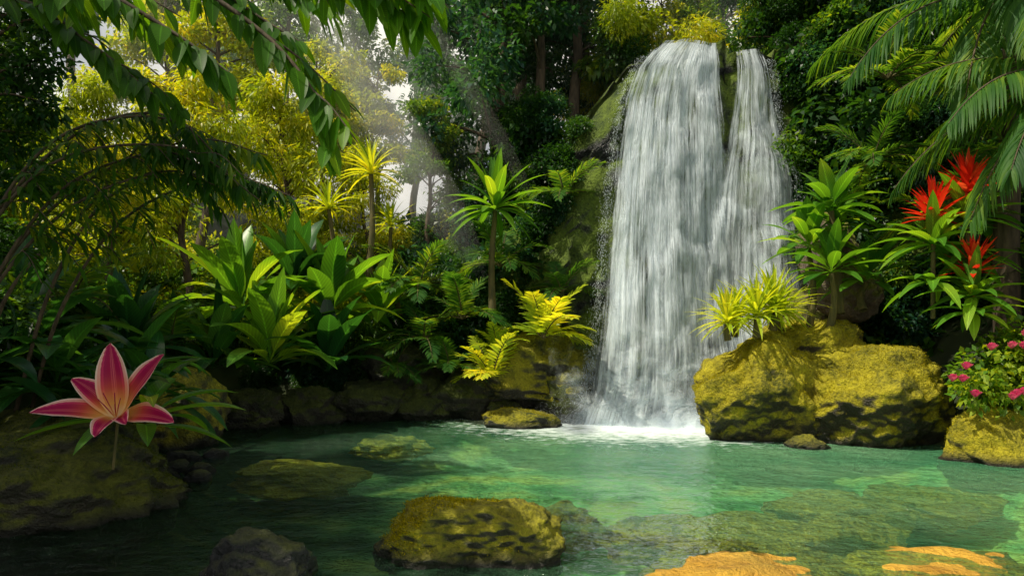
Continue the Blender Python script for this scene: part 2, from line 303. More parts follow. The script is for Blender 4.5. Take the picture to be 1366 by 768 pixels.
# ------------------------------------------------------------------ waterfall
def lerp_tab(tab,z):
    zs=[a for a,_ in tab];return float(np.interp(z,zs,[b for _,b in tab]))
mainL=[(0,0.95),(0.6,1.18),(1.5,1.34),(2.6,1.50),(3.6,1.63),(5,1.82),(6.0,2.02),(6.6,2.25),(7,2.60),(7.3,3.0)]
mainR=[(0,4.5),(1,4.38),(2.5,4.20),(4.5,4.16),(6.2,4.12),(7.3,4.12)]
riL=[(0,3.5),(2.0,3.4),(3.4,3.55),(4.6,3.82),(5.5,4.06),(6.4,4.27),(7.1,4.34)]
riR=[(0,5.38),(2,5.42),(3.6,5.38),(5,5.24),(6.2,5.08),(7.1,4.94)]
def fally(x,z,off): 
    zz=min(z,7.05);y=cy(x,zz)-0.36-off-0.04*max(0,(5.5-zz))+max(0,z-6.7)*0.35
    y-=0.14*fbm(x*0.9,z*0.5,2,3)+0.08*fbm(x*2.6,z*0.9,7,4)
    for zl,am in ((5.4,0.14),(3.3,0.16),(1.4,0.15)):
        zz2=zl+1.8*fbm(x*0.8,zl,0,3)
        if z<zz2: y-=am*(1-math.exp(-(zz2-z)*4))*math.exp(-(zz2-z)*1.0)
    return y
def wmat(name,mid,wid,sx_,sy_,seed,dens=1.0,fadeh=None):
    m,nt,out=newmat(name);L=nt.links.new
    uv=N(nt,'ShaderNodeUVMap')
    def nz(a,b_,det,dist,o,ro=0.5):
        mp=N(nt,'ShaderNodeMapping');L(uv.outputs[0],mp.inputs[0]);mp.inputs['Scale'].default_value=(a,b_,1);mp.inputs['Location'].default_value=(seed+o,seed*2,0)
        n=N(nt,'ShaderNodeTexNoise');L(mp.outputs[0],n.inputs[0]);n.inputs['Scale'].default_value=1;n.inputs['Detail'].default_value=det;n.inputs['Roughness'].default_value=ro;n.inputs['Distortion'].default_value=dist;return n.outputs[0]
    n1=nz(sx_,sy_,5,0.25,0,0.64);n2=nz(9,6,6,0.7,31,0.6) if not fadeh else nz(9,9,5,0.6,31)
    ad=N(nt,'ShaderNodeMath',operation='ADD');L(n2,ad.inputs[0]);L(n1,ad.inputs[1])
    at=N(nt,'ShaderNodeAttribute');at.attribute_name='edge'
    s=N(nt,'ShaderNodeMath',operation='MULTIPLY_ADD');L(at.outputs['Fac'],s.inputs[0]);s.inputs[1].default_value=0.6;L(ad.outputs[0],s.inputs[2])
    mr=N(nt,'ShaderNodeMapRange',interpolation_type='SMOOTHSTEP');L(s.outputs[0],mr.inputs[0]);mr.inputs[1].default_value=mid-wid+0.6;mr.inputs[2].default_value=mid+wid+0.6;mr.inputs[4].default_value=dens
    d=N(nt,'ShaderNodeBsdfDiffuse');d.inputs[0].default_value=(0.84,0.93,1.0,1)
    t=N(nt,'ShaderNodeBsdfTranslucent');t.inputs[0].default_value=(0.78,0.91,1.0,1)
    b=N(nt,'ShaderNodeBump');b.inputs['Strength'].default_value=0.9;b.inputs['Distance'].default_value=0.18;L(ad.outputs[0],b.inputs['Height']);L(b.outputs[0],d.inputs['Normal'])
    m1=N(nt,'ShaderNodeMixShader');m1.inputs[0].default_value=0.3;L(d.outputs[0],m1.inputs[1]);L(t.outputs[0],m1.inputs[2])
    tp=N(nt,'ShaderNodeBsdfTransparent');m2=N(nt,'ShaderNodeMixShader');L(mr.outputs[0],m2.inputs[0]);L(tp.outputs[0],m2.inputs[1]);L(m1.outputs[0],m2.inputs[2]);L(m2.outputs[0],out.inputs[0]);return m
fall=empty('waterfall',(2.9,12.2,0))
def sheet(tl,tr_,off,mat,ztop,us_,zb=-0.05,topfade=0):
    nu,nv=80,160;v=[];uv=[];ed=[]
    for j in range(nv):
        z=zb+(ztop-zb)*(1-j/(nv-1))
        for i in range(nu):
            s=i/(nu-1);a=lerp_tab(tl,z);c=lerp_tab(tr_,z);x=a+(c-a)*s
            e=min(1,min(s,1-s)*8+0.45*max(0,1.2-z))
            if topfade: e=min(e,(ztop-z)/topfade)-max(0,1-(ztop-z)/topfade)
            y=fally(x,z,off);v.append((x-2.9,y-12.2,z));uv.append((s*us_,z/7));ed.append(e)
    idx=np.arange(nu*nv).reshape(nv,nu);f=np.stack([idx[:-1,:-1],idx[1:,:-1],idx[1:,1:],idx[:-1,1:]],-1).reshape(-1,4)
    mb=MB();mb.add(np.array(v),f,np.array(uv));me=mb.mesh('fall_sheet',[mat])
    at=me.attributes.new('edge','FLOAT','POINT');at.data.foreach_set('value',np.array(ed,np.float32))
    return obj('fall_sheet',me,parent=fall)
sheet(mainL,mainR,0.0,wmat('falling_water_a',0.89,0.17,34,1.6,1,0.94),7.2,1)
sheet(mainL,mainR,0.13,wmat('falling_water_b',1.00,0.17,64,2.4,9,0.9),7.2,1)
sheet(riL,riR,0.0,wmat('falling_water_c',0.99,0.18,54,1.8,4,0.8),7.05,0.45)
sheet(riL,riR,0.1,wmat('falling_water_d',1.03,0.18,80,2.6,14,0.88),7.05,0.45)
sheet(mainL,riR,0.05,wmat('falling_water_veil',0.98,0.32,44,1.6,24,0.6),6.6,1.3,topfade=2.0)
def curtain(xc,y0,w,h,seed,dens):
    nu,nv=60,40;v=[];uv=[];ed=[]
    for j in range(nv):
        t=j/(nv-1)
        for i in range(nu):
            s=i/(nu-1);x=xc+(s-0.5)*w*(1+0.1*t);z=-0.04+h*t
            y=y0-0.35*math.sin(math.pi*s)*(1-0.5*t)+0.22*fbm(x*1.8,z*1.8,seed,3)
            prof_=math.sin(math.pi*s)**0.6
            e=1.3*prof_*(1-t)**0.7-0.12+0.25*fbm(x*2.5,z*2.5,seed+5,3)*(1 if t<0.9 else 0)
            if s<0.03 or s>0.97 or t>0.96: e=-1
            v.append((x-2.9,y-12.2,z));uv.append((s*w/3,z/3));ed.append(e)
    idx=np.arange(nu*nv).reshape(nv,nu);f=np.stack([idx[:-1,:-1],idx[:-1,1:],idx[1:,1:],idx[1:,:-1]],-1).reshape(-1,4)
    mb=MB();mb.add(np.array(v),f,np.array(uv));me=mb.mesh('spray_curtain',[wmat('spray_curtain',0.84,0.42,7,7,seed,dens,fadeh=1)])
    at=me.attributes.new('edge','FLOAT','POINT');at.data.foreach_set('value',np.array(ed,np.float32));obj('spray_curtain',me,parent=fall)
curtain(2.6,11.85,3.8,1.9,3,0.45);curtain(2.3,11.7,3.3,1.4,7,0.45);curtain(2.9,11.6,3.1,1.5,12,0.45);curtain(2.4,11.5,2.8,0.8,17,0.5);curtain(1.45,11.8,1.3,1.2,23,0.4);curtain(2.7,11.35,2.6,0.4,29,0.45)
m,nt,out=newmat('water_spray');L=nt.links.new
d=N(nt,'ShaderNodeBsdfDiffuse');d.inputs[0].default_value=(0.85,0.93,1.0,1);t=N(nt,'ShaderNodeBsdfTranslucent');t.inputs[0].default_value=(0.85,0.93,1.0,1)
mx=N(nt,'ShaderNodeMixShader');mx.inputs[0].default_value=0.4;L(d.outputs[0],mx.inputs[1]);L(t.outputs[0],mx.inputs[2]);L(mx.outputs[0],out.inputs[0]);M_spray=m
mb=MB();Nn=40000
px_=rng.normal(-0.05,0.95,Nn);pz=np.abs(rng.normal(0,0.42,Nn))*np.exp(-px_**2*0.2)+0.005;py_=-np.abs(rng.normal(0,0.32,Nn))-0.30
B=np.stack([px_-0.2,py_,pz],1);D=rng.normal(0,1,(Nn,3));diamonds(mb,B,D,rng.normal(0,1,(Nn,3)),rng.uniform(0.004,0.013,Nn),rng.uniform(0.004,0.009,Nn))
Nn=7000;zz=rng.uniform(0.3,6.8,Nn);sd=rng.random(Nn)<0.5
B=[]
for k in range(Nn):
    z=zz[k];x=(lerp_tab(mainL,z)+0.07 if sd[k] else lerp_tab(riR,z)-0.07)+rng.normal(0,0.06);B.append((x-2.9,fally(x,z,0.15)-12.2,z))
diamonds(mb,np.array(B),np.array([0,0,-1.0])+rng.normal(0,0.25,(Nn,3)),rng.normal(0,1,(Nn,3)),rng.uniform(0.01,0.05,Nn),rng.uniform(0.003,0.006,Nn))
obj('spray_droplets',mb.mesh('spray_droplets',[M_spray]),parent=fall)

# ------------------------------------------------------------------ rocks
def rock(name,loc,size,mat,seed,sub=5,cuts=9,rough=0.16,moss=None,nmoss=0,rotz=0,soft=0.25):
    bm=bmesh.new();bmesh.ops.create_icosphere(bm,subdivisions=sub,radius=1)
    r=random.Random(seed);pl=[]
    for k in range(cuts):
        n=Vector((r.gauss(0,1),r.gauss(0,1),r.gauss(0,0.8))).normalized();pl.append((n,r.uniform(0.62,0.9)))
    co,si=math.cos(rotz),math.sin(rotz)
    for v in bm.verts:
        p=v.co.copy();q=p.copy()
        for n,dd in pl:
            e=p.dot(n)-dd
            if e>0: p-=n*e*(1-soft)
        k=Vector(q)*1.3+Vector((seed*3.1,0,0))
        p+=q*(rough*noise.fractal(k,1,2,5)+0.05*noise.fractal(k*4,1,2,4))
        p=Vector((p.x*size[0],p.y*size[1],p.z*size[2]))
        v.co=(p.x*co-p.y*si,p.x*si+p.y*co,p.z)
    me=bpy.data.meshes.new(name);bm.to_mesh(me);bm.free();me.materials.append(mat)
    me.polygons.foreach_set('use_smooth',[True]*len(me.polygons))
    o=obj(name,me,loc)
    if moss:
        c=np.zeros(len(me.polygons)*3);me.polygons.foreach_get('center',c);c=c.reshape(-1,3)
        n=np.zeros(len(me.polygons)*3);me.polygons.foreach_get('normal',n);n=n.reshape(-1,3)
        ok=np.where((n[:,2]>0.1)&(c[:,2]+loc[2]>0.1))[0]
        if len(ok):
            pk=rng.choice(ok,nmoss);B=c[pk]+rng.normal(0,0.012,(nmoss,3))*np.array([1,1,0.2])
            msk=np.array([noise.noise(Vector(b*1.8))+0.3*noise.noise(Vector(b*7)) for b in B])>-0.12;B=B[msk];nn=n[pk][msk]
            D=nn*0.8+rng.normal(0,0.5,B.shape);k=len(B)
            mb=MB();diamonds(mb,B,D,rng.normal(0,1,B.shape),rng.uniform(0.010,0.028,k),rng.uniform(0.004,0.009,k))
            obj('moss_tufts',mb.mesh('moss_tufts',[moss]),parent=o)
    return o
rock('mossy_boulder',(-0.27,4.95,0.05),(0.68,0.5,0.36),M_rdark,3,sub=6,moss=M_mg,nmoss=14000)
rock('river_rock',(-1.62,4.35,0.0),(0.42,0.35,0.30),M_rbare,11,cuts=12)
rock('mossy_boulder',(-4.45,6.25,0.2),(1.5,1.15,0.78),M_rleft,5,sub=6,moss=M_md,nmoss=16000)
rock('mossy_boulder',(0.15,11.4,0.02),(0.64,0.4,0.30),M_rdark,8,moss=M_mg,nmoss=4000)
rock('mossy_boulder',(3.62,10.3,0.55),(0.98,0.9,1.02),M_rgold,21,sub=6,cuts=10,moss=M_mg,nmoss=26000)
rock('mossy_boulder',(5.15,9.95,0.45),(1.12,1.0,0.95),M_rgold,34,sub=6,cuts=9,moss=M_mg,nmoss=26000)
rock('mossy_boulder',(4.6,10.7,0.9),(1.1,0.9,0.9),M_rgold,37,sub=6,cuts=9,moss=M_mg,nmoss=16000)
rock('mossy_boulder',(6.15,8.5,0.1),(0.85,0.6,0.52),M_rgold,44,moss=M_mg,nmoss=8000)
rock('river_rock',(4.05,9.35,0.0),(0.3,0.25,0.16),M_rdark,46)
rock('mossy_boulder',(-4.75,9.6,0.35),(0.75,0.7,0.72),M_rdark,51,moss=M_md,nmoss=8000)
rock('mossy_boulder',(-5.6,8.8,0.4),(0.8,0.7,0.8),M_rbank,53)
for i,(x,y,z,s) in enumerate([(-3.6,12.0,0.2,0.55),(-2.6,12.3,0.25,0.6),(-1.6,12.4,0.3,0.5),(-0.7,12.7,0.4,0.75),(0.5,12.6,0.7,1.0),(1.0,12.3,0.2,0.6),(-4.4,11.4,0.2,0.5),(-2.1,12.9,0.8,0.7),(-0.1,12.2,0.1,0.35)]):
    rock('bank_rock',(x,y,z),(s*1.25,s,s*0.85),M_rbank if i!=4 else M_rdark,60+i,rough=0.3,cuts=14)
for i,(x,y,z,sx_,sz) in enumerate([(5.35,11.6,3.0,0.5,0.65),(5.5,11.3,2.2,0.55,0.5),(5.0,11.9,1.6,0.6,0.8)]):
    rock('cliff_boulder',(x,y,z),(sx_,0.6,sz),M_rbrown,80+i)
for i,(x,y,z,a,c) in enumerate([(1.55,4.55,-0.14,0.85,0.19),(2.95,4.75,-0.17,0.95,0.20),(2.1,5.85,-0.24,0.9,0.20),(1.35,6.3,-0.32,0.6,0.22),(-2.7,8.8,-0.33,0.9,0.22),(0.45,6.8,-0.36,0.5,0.22),(4.6,7.6,-0.36,0.8,0.24),(3.4,7.2,-0.34,0.8,0.24),(-1.9,10.9,-0.28,0.6,0.2),(3.1,6.2,-0.34,0.5,0.22),(0.75,4.6,-0.34,0.5,0.2)]):
    rock('submerged_rock',(x,y,z),(a,a*0.65,c),M_rsub,100+i,sub=5,cuts=10,rough=0.3)
for i in range(14):
    x=random.uniform(-4.5,-3.3);y=7.2+random.uniform(0,1.5);rock('river_rock',(x,y,0.0),(0.16,0.14,0.12),M_rbare,130+i,sub=3)

# ------------------------------------------------------------------ leaf clouds / shrubs / trees
def sphere(n): return norm(rng.normal(0,1,(n,3)))
def cloud(mb,c,R,n,ll,lw,mat=0,subs=10,flat=0.8,hang=0.4):
    cen=sphere(subs)*R*0.6*rng.uniform(0.4,1.1,(subs,1));cen[:,2]*=flat
    k=rng.integers(0,subs,n);dirs=sphere(n);rad=R*0.5*rng.uniform(0.35,1.0,(n,1))**0.6
    off=dirs*rad;off[:,2]*=flat;B=np.array(c)+cen[k]+off
    D=dirs*0.8+rng.normal(0,0.55,(n,3));D[:,2]-=hang
    U=np.array([0,0,1.0])+rng.normal(0,0.45,(n,3))
    L_=rng.uniform(0.65,1.25,n)*ll;diamonds(mb,B,D,U,L_,L_*lw,mat=mat)
shr=[]
for i in range(3):
    mb=MB();cloud(mb,(0,0,0.3),1.0,1500,0.135,0.52,subs=14);shr.append(mb)
feather=MB();cloud(feather,(0,0,0.3),1.0,1900,0.21,0.17,subs=14,hang=0.9)
big=MB();cloud(big,(0,0,0.3),1.0,600,0.30,0.5,subs=12,hang=0.6)
SH=shr+[feather,big];SD,SM,SY,ST=0,1,2,3;JF=MB()
def put(ms,x,y,z,s,zs=1):
    if abs(x)>0.98*y+0.5: return
    JF.inst(random.choice(SH),(x,y,z),(random.uniform(-.3,.3),random.uniform(-.3,.3),random.uniform(0,6.28)),(s,s,s*zs),[ms])
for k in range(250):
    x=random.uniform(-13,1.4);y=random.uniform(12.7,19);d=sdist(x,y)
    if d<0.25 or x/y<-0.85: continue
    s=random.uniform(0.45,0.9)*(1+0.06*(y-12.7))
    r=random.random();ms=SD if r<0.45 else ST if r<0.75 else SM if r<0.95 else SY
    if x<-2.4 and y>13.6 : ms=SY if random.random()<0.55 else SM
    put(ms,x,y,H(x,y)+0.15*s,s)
for k in range(170):
    x=random.uniform(-12,-3.6);y=random.uniform(5.5,13.5);d=sdist(x,y)
    if d<0.9: continue
    if x>-5.6 and y<7.6: continue
    put(SD if random.random()<0.75 else SM,x,y,H(x,y)+0.2,random.uniform(0.5,0.95))
for k in range(190):
    x=random.uniform(5.35,11);z=random.uniform(1.0,9.0)
    if x<5.9 and z<4: 
        if random.random()<0.7: continue
    y=cy(x,min(z,zt(x)))-0.1-random.random()*0.4
    if z>zt(x): y+=random.uniform(0,2)
    put(SD if random.random()<0.75 else ST if random.random()<0.6 else SM,x,y,z,random.uniform(0.4,0.8))
for k in range(80):
    z=random.uniform(0.8,6.5);e=0.1+0.33*z;x=e-random.uniform(0.5,2.5);y=cy(x,z)-0.15
    put(SD if random.random()<0.6 else SM if random.random()<.3 else ST,x,y,z,random.uniform(0.3,0.6))
for k in range(55):
    x=random.uniform(1.6,9);y=cy(x,7)+random.uniform(0.9,4);
    if 2.7<x<5 and y<15.2: continue
    put(SY if (x<5.5 and random.random()<0.5) else SM if random.random()<0.5 else SD,x,y,zt(min(max(x,2.4),6))+random.uniform(0.2,1.2),random.uniform(0.5,0.9))
for k in range(46):
    x=random.uniform(-5.2,1.2);put(SD if random.random()<0.7 else ST,x,12.55+random.random()*0.4+(0.2 if x>-2 else 0),random.uniform(0.35,0.9),random.uniform(0.18,0.4))
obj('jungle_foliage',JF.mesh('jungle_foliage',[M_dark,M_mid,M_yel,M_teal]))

def treemesh(h,seed,ll=0.16,lw=0.45,ncl=26,low=0.35,spread=1.9,nper=300,hang=0.5):
    r=random.Random(seed);mb=MB()
    pts=[(0,0,-0.6)];x=y=0
    for k in range(7):
        x+=r.uniform(-.18,.18);y+=r.uniform(-.18,.18);pts.append((x,y,h*(k+1)/7*0.92))
    P=bez(pts,20);tube(mb,P,np.linspace(0.13,0.03,21)*h/8,mat=1)
    for k in range(ncl):
        t=low+(1-low)*(k+0.5)/ncl;b=P[int(t*20)];a=r.uniform(0,6.28);rr=spread*(1.15-0.75*t)*r.uniform(0.4,1)
        e=b+np.array([math.cos(a)*rr,math.sin(a)*rr,rr*r.uniform(0.1,0.6)])
        mid=(b+e)/2+np.array([0,0,0.15]);tube(mb,bez([b,mid,e],6),np.linspace(0.035,0.01,7)*h/8,5,mat=1)
        cloud(mb,e,r.uniform(0.5,0.85),nper,ll,lw,subs=5,flat=0.7,hang=hang)
    return mb
bD=treemesh(8,1);bT=treemesh(9,2,low=0.25,ncl=32);bM=treemesh(7,3)
bY=treemesh(6.5,4,ll=0.2,lw=0.22,hang=0.9,low=0.3);bW=treemesh(8,5,low=0.4)
TD,TT,TM,TY,TW=[b.mesh('jungle_tree',[m_,M_bark]) for b,m_ in ((bD,M_dark),(bT,M_teal),(bM,M_mid),(bY,M_yel),(bW,M_yel))]
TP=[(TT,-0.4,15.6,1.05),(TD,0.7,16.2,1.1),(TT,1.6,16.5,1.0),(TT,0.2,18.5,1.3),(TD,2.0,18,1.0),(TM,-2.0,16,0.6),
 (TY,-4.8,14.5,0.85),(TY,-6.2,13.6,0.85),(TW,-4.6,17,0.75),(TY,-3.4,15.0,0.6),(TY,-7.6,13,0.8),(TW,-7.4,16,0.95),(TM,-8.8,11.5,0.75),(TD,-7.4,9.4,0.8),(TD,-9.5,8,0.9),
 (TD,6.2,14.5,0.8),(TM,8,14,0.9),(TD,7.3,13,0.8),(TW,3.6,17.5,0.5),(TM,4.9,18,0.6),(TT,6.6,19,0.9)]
for i,(me,x,y,s) in enumerate(TP):
    z=H(x,y)
    if x>2.5 and y>13 : z=max(z,5.5)
    obj('jungle_tree',me,(x,y,z),(0,0,i*1.7),(s*1.05,s*1.05,s))
DT=MB()
for i,(b,mm,x,y,s) in enumerate([(bM,2,-4.6,24,0.95),(bT,1,-8,24,1.2),(bT,3,-0.9,25,1.5),(bM,1,-11,28,1.4),(bT,1,-7.0,30,1.3),(bT,3,2.5,24,1.5),(bM,1,-14,22,1.5),(bT,3,-15,30,1.8),(bT,3,-3.0,32,1.15),(bM,2,-10,20,1.1),(bW,2,-6.3,21,0.85),(bT,3,-5.0,36,1.5),(bT,3,8,26,1.3),(bD,0,13,20,1.2),(bT,3,-20,26,1.8)]):
    DT.inst(b,(x,y,H(x,y)),(0,0,i*1.3),(s,s,s),[mm,4])
obj('distant_trees',DT.mesh('distant_trees',[M_dark,M_mid,M_yel,M_teal,M_bark]))
for i,(x,y,s) in enumerate([(-9.0,1.4,1.2),(-7.2,3.6,1.25),(-7.9,5.6,1.2)]):  # trees added left of the view to shade that side of the pool
    obj('jungle_tree',TD,(x,y,H(x,y)),(0,0,i),(s*1.1,s*1.1,s))

# ------------------------------------------------------------------ hero plants
def rosette(mats,n,L0,W0,e0,e1,droop,kind='broad',segs=8,fold=0.22,wave=0.0,stem=0,jit=0.15,seed=0,name='plant'):
    r=random.Random(seed);mb=MB();base=np.zeros((n,3));D=[];Ls=[];Ws=[]
    if stem:
        P=bez([(0,0,0),(r.uniform(-.1,.1),r.uniform(-.1,.1),stem*0.5),(r.uniform(-.12,.12),0,stem)],8);tube(mb,P,np.linspace(0.06,0.035,9),mat=1)
        base[:]=P[-1]
    for k in range(n):
        a=k*2.39996+r.uniform(-.3,.3);t=(k+0.5)/n;e=math.radians(e1+(e0-e1)*t+r.uniform(-8,8))
        D.append((math.cos(a)*math.cos(e),math.sin(a)*math.cos(e),math.sin(e)));Ls.append(L0*r.uniform(1-jit*1.6,1+jit)*(0.75+0.35*(1-abs(t-0.5))));Ws.append(W0*r.uniform(0.8,1.15))
        base[k]+=np.array([math.cos(a),math.sin(a),0])*0.03*(1-t)+np.array([0,0,0.12*t])*(1 if not stem else 0.6)
    D=np.array(D);strips(mb,base,D,(0,0,1),Ls,Ws,droop*np.array([r.uniform(0.7,1.3) for _ in range(n)]),segs,fold,kind,0,wave)
    return mb.mesh(name,mats)
BL=[rosette([M_bd,M_stem],20,1.35,0.34,88,30,1.1,seed=s,wave=0.03,name='broadleaf_plant') for s in (1,2)]
BG=[rosette([M_bm,M_stem],22,1.25,0.32,88,30,1.1,seed=s,wave=0.03,name='broadleaf_plant') for s in (3,4)]
for i,(me,x,y,z,s) in enumerate([(BG[0],-3.9,11.0,1.05,1.1),(BG[0],-3.2,11.9,1.8,1.15),(BL[1],-3.1,11.5,0.9,0.95),(BG[1],-4.6,11.7,1.9,1.2),(BL[0],-4.7,10.7,1.0,0.9),(BG[0],-2.5,12.9,1.8,0.95),
   (BL[1],-5.4,9.6,1.2,0.9),(BL[0],-6.1,8.4,1.3,1.0),(BL[1],-3.9,12.2,2.3,1.0)]):
    obj('broadleaf_plant',me,(x,y,z),(random.uniform(-.15,.15),random.uniform(-.15,.15),i*1.3),s)
AL=[rosette([M_bd,M_stem],16,1.15,0.24,70,15,1.3,seed=s,fold=0.3,name='arching_leaf_plant') for s in (6,7)]
for i,(x,y,z,s) in enumerate([(-4.6,6.9,1.0,1.0),(-5.2,7.4,1.3,1.1),(-4.0,6.7,0.85,0.8),(-3.9,7.4,0.8,0.8),(-5.0,6.3,1.0,0.9),(-4.4,7.9,1.0,0.9)]):
    obj('arching_leaf_plant',AL[i%2],(x,y,z),(0,0,i*2.1),s)
LP=rosette([M_bm,M_stem],12,0.95,0.16,45,5,0.9,seed=9,fold=0.35,name='lily_leaf_plant')
obj('lily_leaves',LP,(-3.2,5.95,0.75),(0,0,0.4),1.0);
DR=[rosette([M_bm,M_stem],34,0.85,0.15,85,-10,0.8,kind='lance',stem=st,seed=s,fold=0.3,name='dracaena_plant') for s,st in ((12,1.5),(13,0.9))]
YU=[rosette([M_by,M_stem],n_,0.6,0.06,88,-5,0.8,kind='strap',stem=st,seed=s,fold=0.4,segs=6,name='yucca_plant') for s,st,n_ in ((15,1.8,44),(16,0.25,64))]
obj('dracaena_plant',DR[0],(-0.35,12.3,1.95),(0,0,0.3),1.2)
obj('yucca_plant',YU[0],(-2.75,13.0,2.4),(0,0,0),1.2);obj('yucca_plant',YU[0],(-3.5,13.2,2.1),(0,0.1,2),1.05);obj('yucca_plant',YU[0],(-2.2,13.4,1.9),(0,0.1,4),0.95)
for i,(x,y,z,s) in enumerate([(3.15,9.95,1.45,0.95),(3.55,9.9,1.5,1.1),(3.85,10.1,1.6,1.15),(3.35,10.3,1.5,0.95),(4.1,10.4,1.6,0.9)]):
    obj('yucca_plant',YU[1],(x,y,z),(0,0,i*1.1),s)
def frond(mb,b,d,L_,droop,nl,ll,lw,ld,mat=0,smat=1,seed=0,vee=0.35,taper=1.0):
    r=random.Random(seed);d=np.array(d,float);d/=np.linalg.norm(d);P=np.array(b,float);n=24;pts=[P.copy()];dirs=[d.copy()]
    for k in range(n):
        d=d+np.array([0,0,-1])*droop/n;d/=np.linalg.norm(d);P=P+d*L_/n;pts.append(P.copy());dirs.append(d.copy())
    pts=np.array(pts);dirs=np.array(dirs);tube(mb,pts,np.linspace(0.014,0.003,n+1)*L_**0.6,5,mat=smat)
    Bs=[];Ds=[];Ls=[];Us=[]
    for k in range(nl):
        t=0.12+0.88*k/(nl-1);i=min(n-1,int(t*n));p=pts[i]+(pts[i+1]-pts[i])*(t*n-i) if i<n else pts[-1];dd=dirs[i]
        s=np.cross(dd,(0,0,1.0));s/=max(1e-6,np.linalg.norm(s));up=np.cross(s,dd)
        for sg in (-1,1):
            Bs.append(p);q=s*sg*(0.95-0.35*t)+dd*(0.45+0.5*t)+up*vee*r.uniform(0.2,1)+np.array([r.gauss(0,.05) for _ in range(3)]);Ds.append(q);Us.append(up)
            Ls.append(ll*(math.sin(math.pi*(0.12+0.80*t))**0.7)*r.uniform(0.88,1.1))
    Ls=np.array(Ls);strips(mb,Bs,Ds,np.array(Us),Ls,lw,ld,4,0.25,'lance',mat)
def fernmesh(mat,n,L_,droop,nl,ll,lw,ld,e0,e1,seed,name):
    mb=MB();r=random.Random(seed)
    for k in range(n):
        a=k*2.4+r.uniform(-.3,.3);e=math.radians(r.uniform(e0,e1));frond(mb,(0,0,0),(math.cos(a)*math.cos(e),math.sin(a)*math.cos(e),math.sin(e)),L_*r.uniform(0.8,1.1),droop*r.uniform(.8,1.2),nl,ll,lw,ld,seed=seed+k)
    return mb.mesh(name,[mat,M_stem])
FL=fernmesh(M_by,12,0.95,1.0,16,0.32,0.06,0.5,25,75,30,'lime_fern');FD=fernmesh(M_palm,12,1.1,1.3,26,0.30,0.035,0.5,20,75,31,'jungle_fern')
obj('lime_fern',FL,(0.55,11.9,1.45),(0,0,0),1.15);obj('lime_fern',FL,(-0.35,11.8,0.75),(0,0,2),0.9);obj('lime_fern',FL,(-0.25,11.9,1.25),(0,0,1),0.55)
for i,(x,y,z,s) in enumerate([(-0.9,12.4,1.8,1.1),(-1.6,12.4,1.4,1.0),(-1.1,12.1,0.9,.8),(-2.1,12.3,0.9,0.8),(0.9,12.5,2.3,0.8),(-0.2,13.0,2.8,1.1),(-1.8,13.2,2.4,1.2),(-5.4,10.8,1.3,1),(-6.3,9.8,2.0,1.2),(5.6,10.6,4.2,0.9),(6.4,10.2,3.2,1.0),(7.2,9.8,4.0,1.1),(6.0,10.9,5.6,1.1),(7.8,9.6,2.4,1),(1.0,13.2,4.2,0.9)]):
    obj('jungle_fern',FD,(x,y,z),(0,0,i*1.9),s)
TB=[rosette([M_bm,M_stem],22,0.72,0.20,80,-5,0.8,stem=st,seed=s,wave=0.03,name='cane_plant') for s,st in ((40,1.3),(41,0.8),(42,0.4))]
for i,(x,y,z,s) in enumerate([(5.0,10.4,1.85,1.2),(4.75,10.2,1.6,1.05),(5.4,10.5,1.9,1.1),(4.55,10.5,1.5,1.05),(5.1,10.6,2.4,1.0)]):
    obj('cane_plant',TB[i%3],(x,y,z),(0,0,i*1.4),s)
def brom(seed,stem):
    mb=MB();r=random.Random(seed);P=bez([(0,0,0),(r.uniform(-.05,.05),0,stem*0.6),(0,0,stem)],6);tube(mb,P,0.03,mat=1)
    def ros(b,n,L0,W0,e0,e1,dr,kind,mat,fold):
        D=[];Ls=[]
        for k in range(n):
            a=k*2.4+r.uniform(-.2,.2);e=math.radians(e1+(e0-e1)*(k+.5)/n+r.uniform(-6,6));D.append((math.cos(a)*math.cos(e),math.sin(a)*math.cos(e),math.sin(e)));Ls.append(L0*r.uniform(0.8,1.15))
        strips(mb,np.tile(b,(n,1)),np.array(D),(0,0,1),Ls,W0,dr,7,fold,kind,mat)
    ros((0,0,stem),22,0.78,0.17,70,-10,0.9,'lance',0,0.3)
    ros((0,0,stem*0.5),14,0.7,0.16,40,-10,0.9,'lance',0,0.3)
    tube(mb,bez([(0,0,stem),(0.01,0,stem+.2),(0,0,stem+0.5)],5),0.02,mat=2)
    ros((0,0,stem+0.35),18,0.50,0.085,60,0,0.3,'lance',2,0.3);ros((0,0,stem+0.48),18,0.48,0.07,88,40,0.1,'lance',2,0.3)
    return mb.mesh('bromeliad',[M_bm,M_stem,M_red])
BR=[brom(50,1.0),brom(51,0.5)]
obj('bromeliad',BR[0],(5.55,9.0,1.75),(0,0,0),0.97);obj('bromeliad',BR[0],(6.0,9.0,2.05),(0,0,2),1.0);obj('bromeliad',BR[1],(5.88,8.7,1.6),(0,0,4),0.85)
mb=MB();cloud(mb,(0,0,0),0.62,1900,0.09,0.6,subs=14)
for k in range(13):
    a=random.uniform(3.3,6.1);e=random.uniform(-0.4,1.0);b=np.array([math.cos(a)*math.cos(e),math.sin(a)*math.cos(e),math.sin(e)*0.8])*0.64
    D=[];
    for q in range(16):
        aa=q*2.4;ee=math.radians(20+q*4);D.append((math.cos(aa)*math.cos(ee),math.sin(aa)*math.cos(ee)-0.5,math.sin(ee)))
    strips(mb,np.tile(b,(16,1)),np.array(D),(0,0,1),0.095,0.08,-0.8,3,0.6,'petal',1)
FB=mb.mesh('flowering_bush',[M_mid,M_pink]);obj('flowering_bush',FB,(5.95,8.5,0.95),(0,0,0),1.05);obj('flowering_bush',FB,(6.5,8.6,1.35),(0,0,0.3),1.0)
